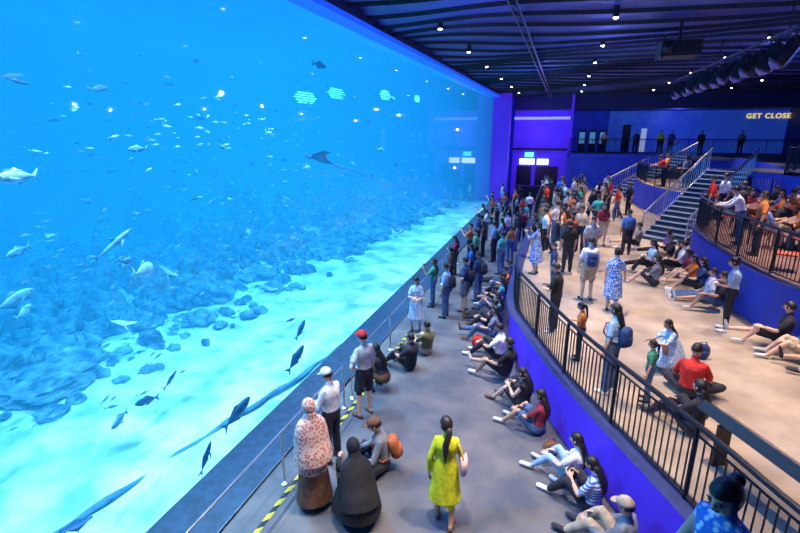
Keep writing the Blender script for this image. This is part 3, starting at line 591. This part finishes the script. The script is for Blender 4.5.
for k in range(460):
    y=rr.uniform(-2,40); x=-(10.6-(y-5)*.06+abs(rr.gauss(0,1))*4.5); r=rr.uniform(.06,.22)
    if x<-28: continue
    boulder(rb,(x,y,-.98),(r*rr.uniform(.8,1.8),r*rr.uniform(.8,1.8),r*.8),k+500,0,12,8)
rb.obj('reef_rocks',[M_rock],False)
co=PB()
for k in range(330):
    y=rr.uniform(-2,42); x=-(12.8+rr.random()*12); z=-.9+max(0,-x-11)*.12*rr.uniform(.3,1)
    for q in range(6):
        a=rr.uniform(0,6.28); l=rr.uniform(.15,.45); dd=V((math.cos(a)*.7,math.sin(a)*.7,.8)); b=V((x,y,z)); co.tube([b,b+dd*l*.5,b+dd*l+V((math.cos(a+1)*.1,0,.1))],[.07,.06,.03],n=5)
co.obj('branching_corals',[M_coral],True)
ru=PB(); RL=smooth_curve([(-8.9,.5),(-8.2,2.3),(-7.6,4.0),(-7.25,5.6),(-6.8,8),(-6.2,11),(-5.8,15),(-5.6,20)],.3)  # dark tube modelled in place of the shaded trench line in the sand
ru.tube([(x,y,-1.0+.03*math.sin(i*1.3)) for i,(x,y) in enumerate(RL)],[(.07+.02*math.sin(i*2.1),.05) for i in range(len(RL))],side=(1,0,0),n=8)
ru.obj('sand_trench_shadow',[mat('trench_shadow',(.06,.16,.26),.9,var=.3,scale=3)],True)
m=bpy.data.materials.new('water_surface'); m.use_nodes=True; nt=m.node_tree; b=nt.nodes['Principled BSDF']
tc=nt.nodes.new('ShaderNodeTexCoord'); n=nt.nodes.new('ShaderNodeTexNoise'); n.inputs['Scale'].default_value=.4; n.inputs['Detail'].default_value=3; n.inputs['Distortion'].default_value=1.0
r=nt.nodes.new('ShaderNodeValToRGB'); r.color_ramp.elements[0].position=.45; r.color_ramp.elements[0].color=(.0,.12,.7,1); r.color_ramp.elements[1].position=.85; r.color_ramp.elements[1].color=(.05,.35,1,1)  # surface glow and light streaks painted as emission noise
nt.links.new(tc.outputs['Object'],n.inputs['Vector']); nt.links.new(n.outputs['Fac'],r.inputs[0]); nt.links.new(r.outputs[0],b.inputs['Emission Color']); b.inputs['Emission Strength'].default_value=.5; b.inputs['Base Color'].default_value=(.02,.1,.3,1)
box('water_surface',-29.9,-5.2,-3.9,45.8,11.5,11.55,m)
M_pan=mat('reflection_streak_panel',(.5,.8,1),.4,em=(.5,.85,1),es=3.0)  # added glowing bars, hung to imitate reflection streaks on the glass
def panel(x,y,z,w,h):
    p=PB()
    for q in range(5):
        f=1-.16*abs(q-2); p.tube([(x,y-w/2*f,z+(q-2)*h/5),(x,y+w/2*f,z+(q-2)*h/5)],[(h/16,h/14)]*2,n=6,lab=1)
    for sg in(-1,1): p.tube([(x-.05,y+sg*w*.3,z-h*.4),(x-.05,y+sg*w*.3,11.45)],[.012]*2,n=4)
    p.obj('reflection_streak_panel',[M_tank,M_pan])
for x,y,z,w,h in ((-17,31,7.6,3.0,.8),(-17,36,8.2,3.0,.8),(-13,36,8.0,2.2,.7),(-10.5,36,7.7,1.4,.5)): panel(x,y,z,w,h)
# ------------------------------------------------------------ fish
def fish_mesh(kind):
    B=PB()
    def fin(pts,th=.006,lab=0):
        n=len(pts); st=len(B.v)
        for p in pts: B.v.append(V(p)+V((th,0,0)))
        for p in pts: B.v.append(V(p)-V((th,0,0)))
        B.f.append(tuple(st+i for i in range(n))); B.m.append(lab); B.f.append(tuple(st+n+i for i in range(n-1,-1,-1))); B.m.append(lab)
        for i in range(n): B.f.append((st+i,st+n+i,st+n+(i+1)%n,st+(i+1)%n)); B.m.append(lab)
    if kind in('trevally','slim','bat'):
        h={'trevally':.17,'slim':.10,'bat':.27}[kind]
        ys=[.5,.46,.38,.25,.1,-.08,-.24,-.36,-.42]; pr=[.1,.35,.65,.93,1,.88,.55,.22,.14]
        B.tube([(0,y,0) for y in ys],[(h*.42*p,h*p) for p in pr],side=(1,0,0),n=14)
        fin([(0,-.40,.02),(0,-.58,h*1.1),(0,-.55,h*.6),(0,-.50,0),(0,-.55,-h*.6),(0,-.58,-h*1.1),(0,-.40,-.02)])
        fin([(0,.16,h*.9),(0,.02,h*1.4),(0,-.1,h*1.1),(0,-.34,h*.35),(0,-.1,h*.8)]); fin([(0,0,-h*.9),(0,-.06,-h*1.35),(0,-.16,-h*1.0),(0,-.34,-h*.3),(0,-.1,-h*.7)])
        for sg in(-1,1):
            B.tube([(sg*h*.38,.2,-.02),(sg*(h*.38+.08),.08,-.05),(sg*(h*.38+.1),-.02,-.07)],[(.035,.006),(.03,.005),(.008,.003)],side=(0,0,1),n=6)
            B.ball((sg*h*.23,.4,h*.15),I3,(.012,.02,.02),1,8,5)
    elif kind=='shark':
        ys=[.5,.46,.38,.26,.1,-.1,-.25,-.38,-.44]; pr=[.15,.45,.75,.95,1,.8,.5,.25,.16]
        B.tube([(0,y,0) for y in ys],[(.065*p,.07*p) for p in pr],side=(1,0,0),n=14)
        fin([(0,-.40,.01),(0,-.52,.15),(0,-.55,.17),(0,-.49,.0),(0,-.51,-.06),(0,-.42,-.01)]); fin([(0,.12,.06),(0,.0,.16),(0,-.02,.15),(0,-.02,.06)]); fin([(0,-.26,.03),(0,-.32,.07),(0,-.32,.03)])
        for sg in(-1,1):
            B.tube([(sg*.05,.18,-.02),(sg*.14,.08,-.05),(sg*.2,.0,-.07)],[(.05,.008),(.035,.006),(.008,.003)],side=(0,1,0),n=6); B.ball((sg*.045,.42,.02),I3,(.008,.012,.012),1,8,5)
    else:
        w=.62 if kind=='manta' else .42
        N=9; ou=[]
        for i in range(-N,N+1):
            u=i/N; yf=.28*(1-abs(u)**1.3)-.06*abs(u); yb=-.3*(1-abs(u)**.9)-.06*abs(u)
            if kind=='manta': yf=.22*(1-abs(u)**2)-.12*u*u; yb=-.22*(1-abs(u)**.6)-.14*u*u
            ou.append((u*w,yf,yb,.07*(1-abs(u))**1.2+.004,.1*abs(u)**1.5))
        for (x,yf,yb,t,zl) in ou:
            ym=(yf+yb)/2
            for p in ((x,yf,zl),(x,ym+.05,zl+t),(x,ym-.08,zl+t*.7),(x,yb,zl),(x,ym-.05,zl-t*.5),(x,ym+.06,zl-t*.6)): B.v.append(V(p))
        for i in range(len(ou)-1):
            for j in range(6): B.f.append((i*6+j,i*6+(j+1)%6,(i+1)*6+(j+1)%6,(i+1)*6+j)); B.m.append(0)
        B.tube([(0,-.24,0),(0,-.5,.0),(.03,-.95,-.02)],[.02,.01,.004],n=6)
        for sg in(-1,1):
            B.ball((sg*.07,.2,.05),I3,(.015,.02,.015),1,8,5)
            if kind=='manta': B.tube([(sg*.08,.2,0),(sg*.09,.3,-.02),(sg*.07,.34,-.03)],[.02,.018,.006],n=6)
    me=bpy.data.meshes.new('fish_'+kind); me.from_pydata([tuple(v) for v in B.v],[],B.f)
    bm=bmesh.new(); bm.from_mesh(me); bmesh.ops.recalc_face_normals(bm,faces=bm.faces); bm.to_mesh(me); bm.free()
    me.polygons.foreach_set('material_index',B.m); me.polygons.foreach_set('use_smooth',[True]*len(me.polygons))
    me.materials.append(None); me.materials.append(mat('eye_dark',(0,0,0))); return me
FM={k:fish_mesh(k) for k in('trevally','slim','bat','shark','ray','manta')}
MF=[mat('fish_silver',(.38,.58,.66),.35,var=.15,scale=4),mat('fish_dark',(.012,.05,.14),.5,var=.3,scale=4),mat('fish_mid',(.10,.27,.40),.5,var=.3,scale=4)]
NM=dict(trevally='trevally_fish',slim='reef_fish',bat='batfish',shark='reef_shark',ray='stingray',manta='manta_ray')
def fish(kind,x,y,z,L,yaw,pitch=0,roll=0,m=1):
    o=addobj(NM[kind],FM[kind]); o.location=(x,y,z); o.scale=(L,L,L); o.rotation_euler=Euler((math.radians(pitch),math.radians(roll),math.radians(yaw)),'XYZ')
    o.material_slots[0].link='OBJECT'; o.material_slots[0].material=MF[m]
fish('manta',-7.6,14.8,4.5,1.7,110,18,14,1)
fish('shark',-9,13.9,5.4,.9,20,0,0,0)
fish('trevally',-6,9.76,-.1,.75,-15,40,0,1); fish('trevally',-6,7.35,-.2,.8,-10,25,0,1); fish('slim',-5.8,6.1,-.35,.6,-10,60,0,1)
fish('ray',-7,4.4,-.7,.55,60,0,0,1); fish('trevally',-8,5.3,4.8,.6,180,0,0,0); fish('bat',-8,7.4,2.7,.6,10,0,0,0); fish('shark',-8,6.8,3.4,.9,-10,30,0,2)
fish('ray',-8,6.7,1.8,.6,70,15,20,0); fish('trevally',-9,5.5,2.6,.7,-5,15,0,2); fish('slim',-8,15.7,7.6,1.0,0,0,0,1); fish('trevally',-6.5,10.9,.15,.6,-5,40,0,1); fish('ray',-8,8.0,2.5,.6,60,25,40,2)
fish('shark',-9,24,4.5,1.8,10,0,0,2); fish('trevally',-7.6,6.6,.2,.5,170,10,0,1); fish('slim',-7.2,6.9,.6,.5,10,20,0,1); fish('ray',-10,16,3,.9,80,10,20,2); fish('ray',-7.5,11,1.2,.7,60,20,20,2)
rf=random.Random(11)
for k in range(150):
    x=-rf.uniform(6.8,14); y=rf.uniform(3,36); z=rf.uniform(.0,7.4) if k%3 else rf.uniform(.2,4)
    fish(rf.choice(['trevally','slim','slim','bat','slim','ray','trevally']),x,y,z,rf.uniform(.22,.48),rf.choice([0,180])+rf.uniform(-40,40),rf.uniform(-20,20),0,rf.choice([0,2,2,1,2]))
sv=[v.co.copy() for v in FM['slim'].vertices]; sf=[tuple(p.vertices) for p in FM['slim'].polygons]
for sI,(cx,cy,cz,n,sx,sy,sz,mi) in enumerate([(-11,8,2.2,90,2.5,3.5,1.3,2),(-12,16,3.2,120,3,5,1.5,0),(-10,24,2.5,120,2.5,5,1.4,2),(-9.5,11,5.6,70,2,4,1,0),(-13,30,4,100,3,5,2,2),(-9,7,.8,60,1.6,3,.6,2),(-10,18,5.5,90,2,6,1.4,2),(-9,14,1.6,90,1.5,5,1.2,0),(-14,12,5,90,3,5,2,2)]):
    vs=[];fs=[]
    for q in range(n):
        L=rf.uniform(.12,.28); R=Euler((rf.uniform(-.25,.25),0,rf.uniform(-.4,.4)+(0 if sI%2 else math.pi))).to_matrix(); c=V((cx+rf.gauss(0,.5)*sx,cy+rf.gauss(0,.5)*sy,cz+rf.gauss(0,.5)*sz)); c.x=min(c.x,-6); c.z=max(c.z,-.4)
        st=len(vs); vs+=[c+R@(v*L) for v in sv]; fs+=[tuple(st+i for i in f) for f in sf]
    meshobj('fish_school',vs,fs,[MF[mi]],None,True)
# ------------------------------------------------------------ lights
def spot(name,loc,tgt,e,col,ang=70,blend=.8,r=.06):
    l=bpy.data.lights.new(name,'SPOT'); l.energy=e; l.color=col; l.spot_size=math.radians(ang); l.spot_blend=blend; l.shadow_soft_size=r
    o=addobj(name,l); o.location=loc; o.rotation_euler=(V(tgt)-V(loc)).to_track_quat('-Z','Y').to_euler()
W=(1,.78,.55)
for x,y in DL:
    if y>2: spot('downlight_lamp',(x,y,7.9),(x+random.uniform(-.6,.6),y,0),{-3.2:650,.9:2000,5.2:1800,9.5:1200}[x],W if x>0 else (1,.84,.66),64,1)
for y in (2,5,10): spot('downlight_lamp',(-1.3,y,7.7),(-1.6,y+.8,0),1300,(1,.86,.7),48,1)
for y in (2,7,12,18,25,32,39):
    spot('tank_lamp',(-7.2,y,11.3),(-8.2,y,-1),9500,(.85,.97,1),65,.7,.2)
for y in (4,14,24,34): spot('tank_lamp',(-15,y,11.3),(-15,y,0),7000,(.4,.85,1),100,.8,.2)
for y in (3,9,15,22,30): spot('tank_glow_fill',(-7.6,y,9.5),(-2.2,y+.5,0),3000,(.15,.48,1),75,.8,.2)  # added fill spots, throwing a blue tank glow onto the hall floor
def point(loc,e,col,r=.06):  # added fill without fixtures, brightens ceiling and back recess
    l=bpy.data.lights.new('blue_violet_fill','POINT'); l.energy=e; l.color=col; l.shadow_soft_size=r; addobj('blue_violet_fill',l).location=loc
for p in ((.5,5,6.3),(-1.8,11,6.4),(1.0,17,6.4),(-1.1,24,6.5),(5,8,6.3),(7,14,6.4),(7,21,6.5),(6,29,6.5),(1,34,6.5),(12,20,6.5),(8,42.5,6.3)): point(p,110,(.14,.2,1))
point((-2,40,5.5),100,(.35,.15,1)); point((-2,39.5,2.5),50,(.35,.15,1))
w=bpy.data.worlds.new('World'); S.world=w; w.use_nodes=True; w.node_tree.nodes['Background'].inputs[0].default_value=(.01,.02,.06,1)
cd=bpy.data.cameras.new('camera'); cd.lens=21.6; cd.sensor_width=36; cd.clip_end=200
cam=addobj('camera',cd); cam.location=(0,0,5.5); cam.rotation_euler=(math.radians(90-15.9),0,math.radians(18.2)); S.camera=cam
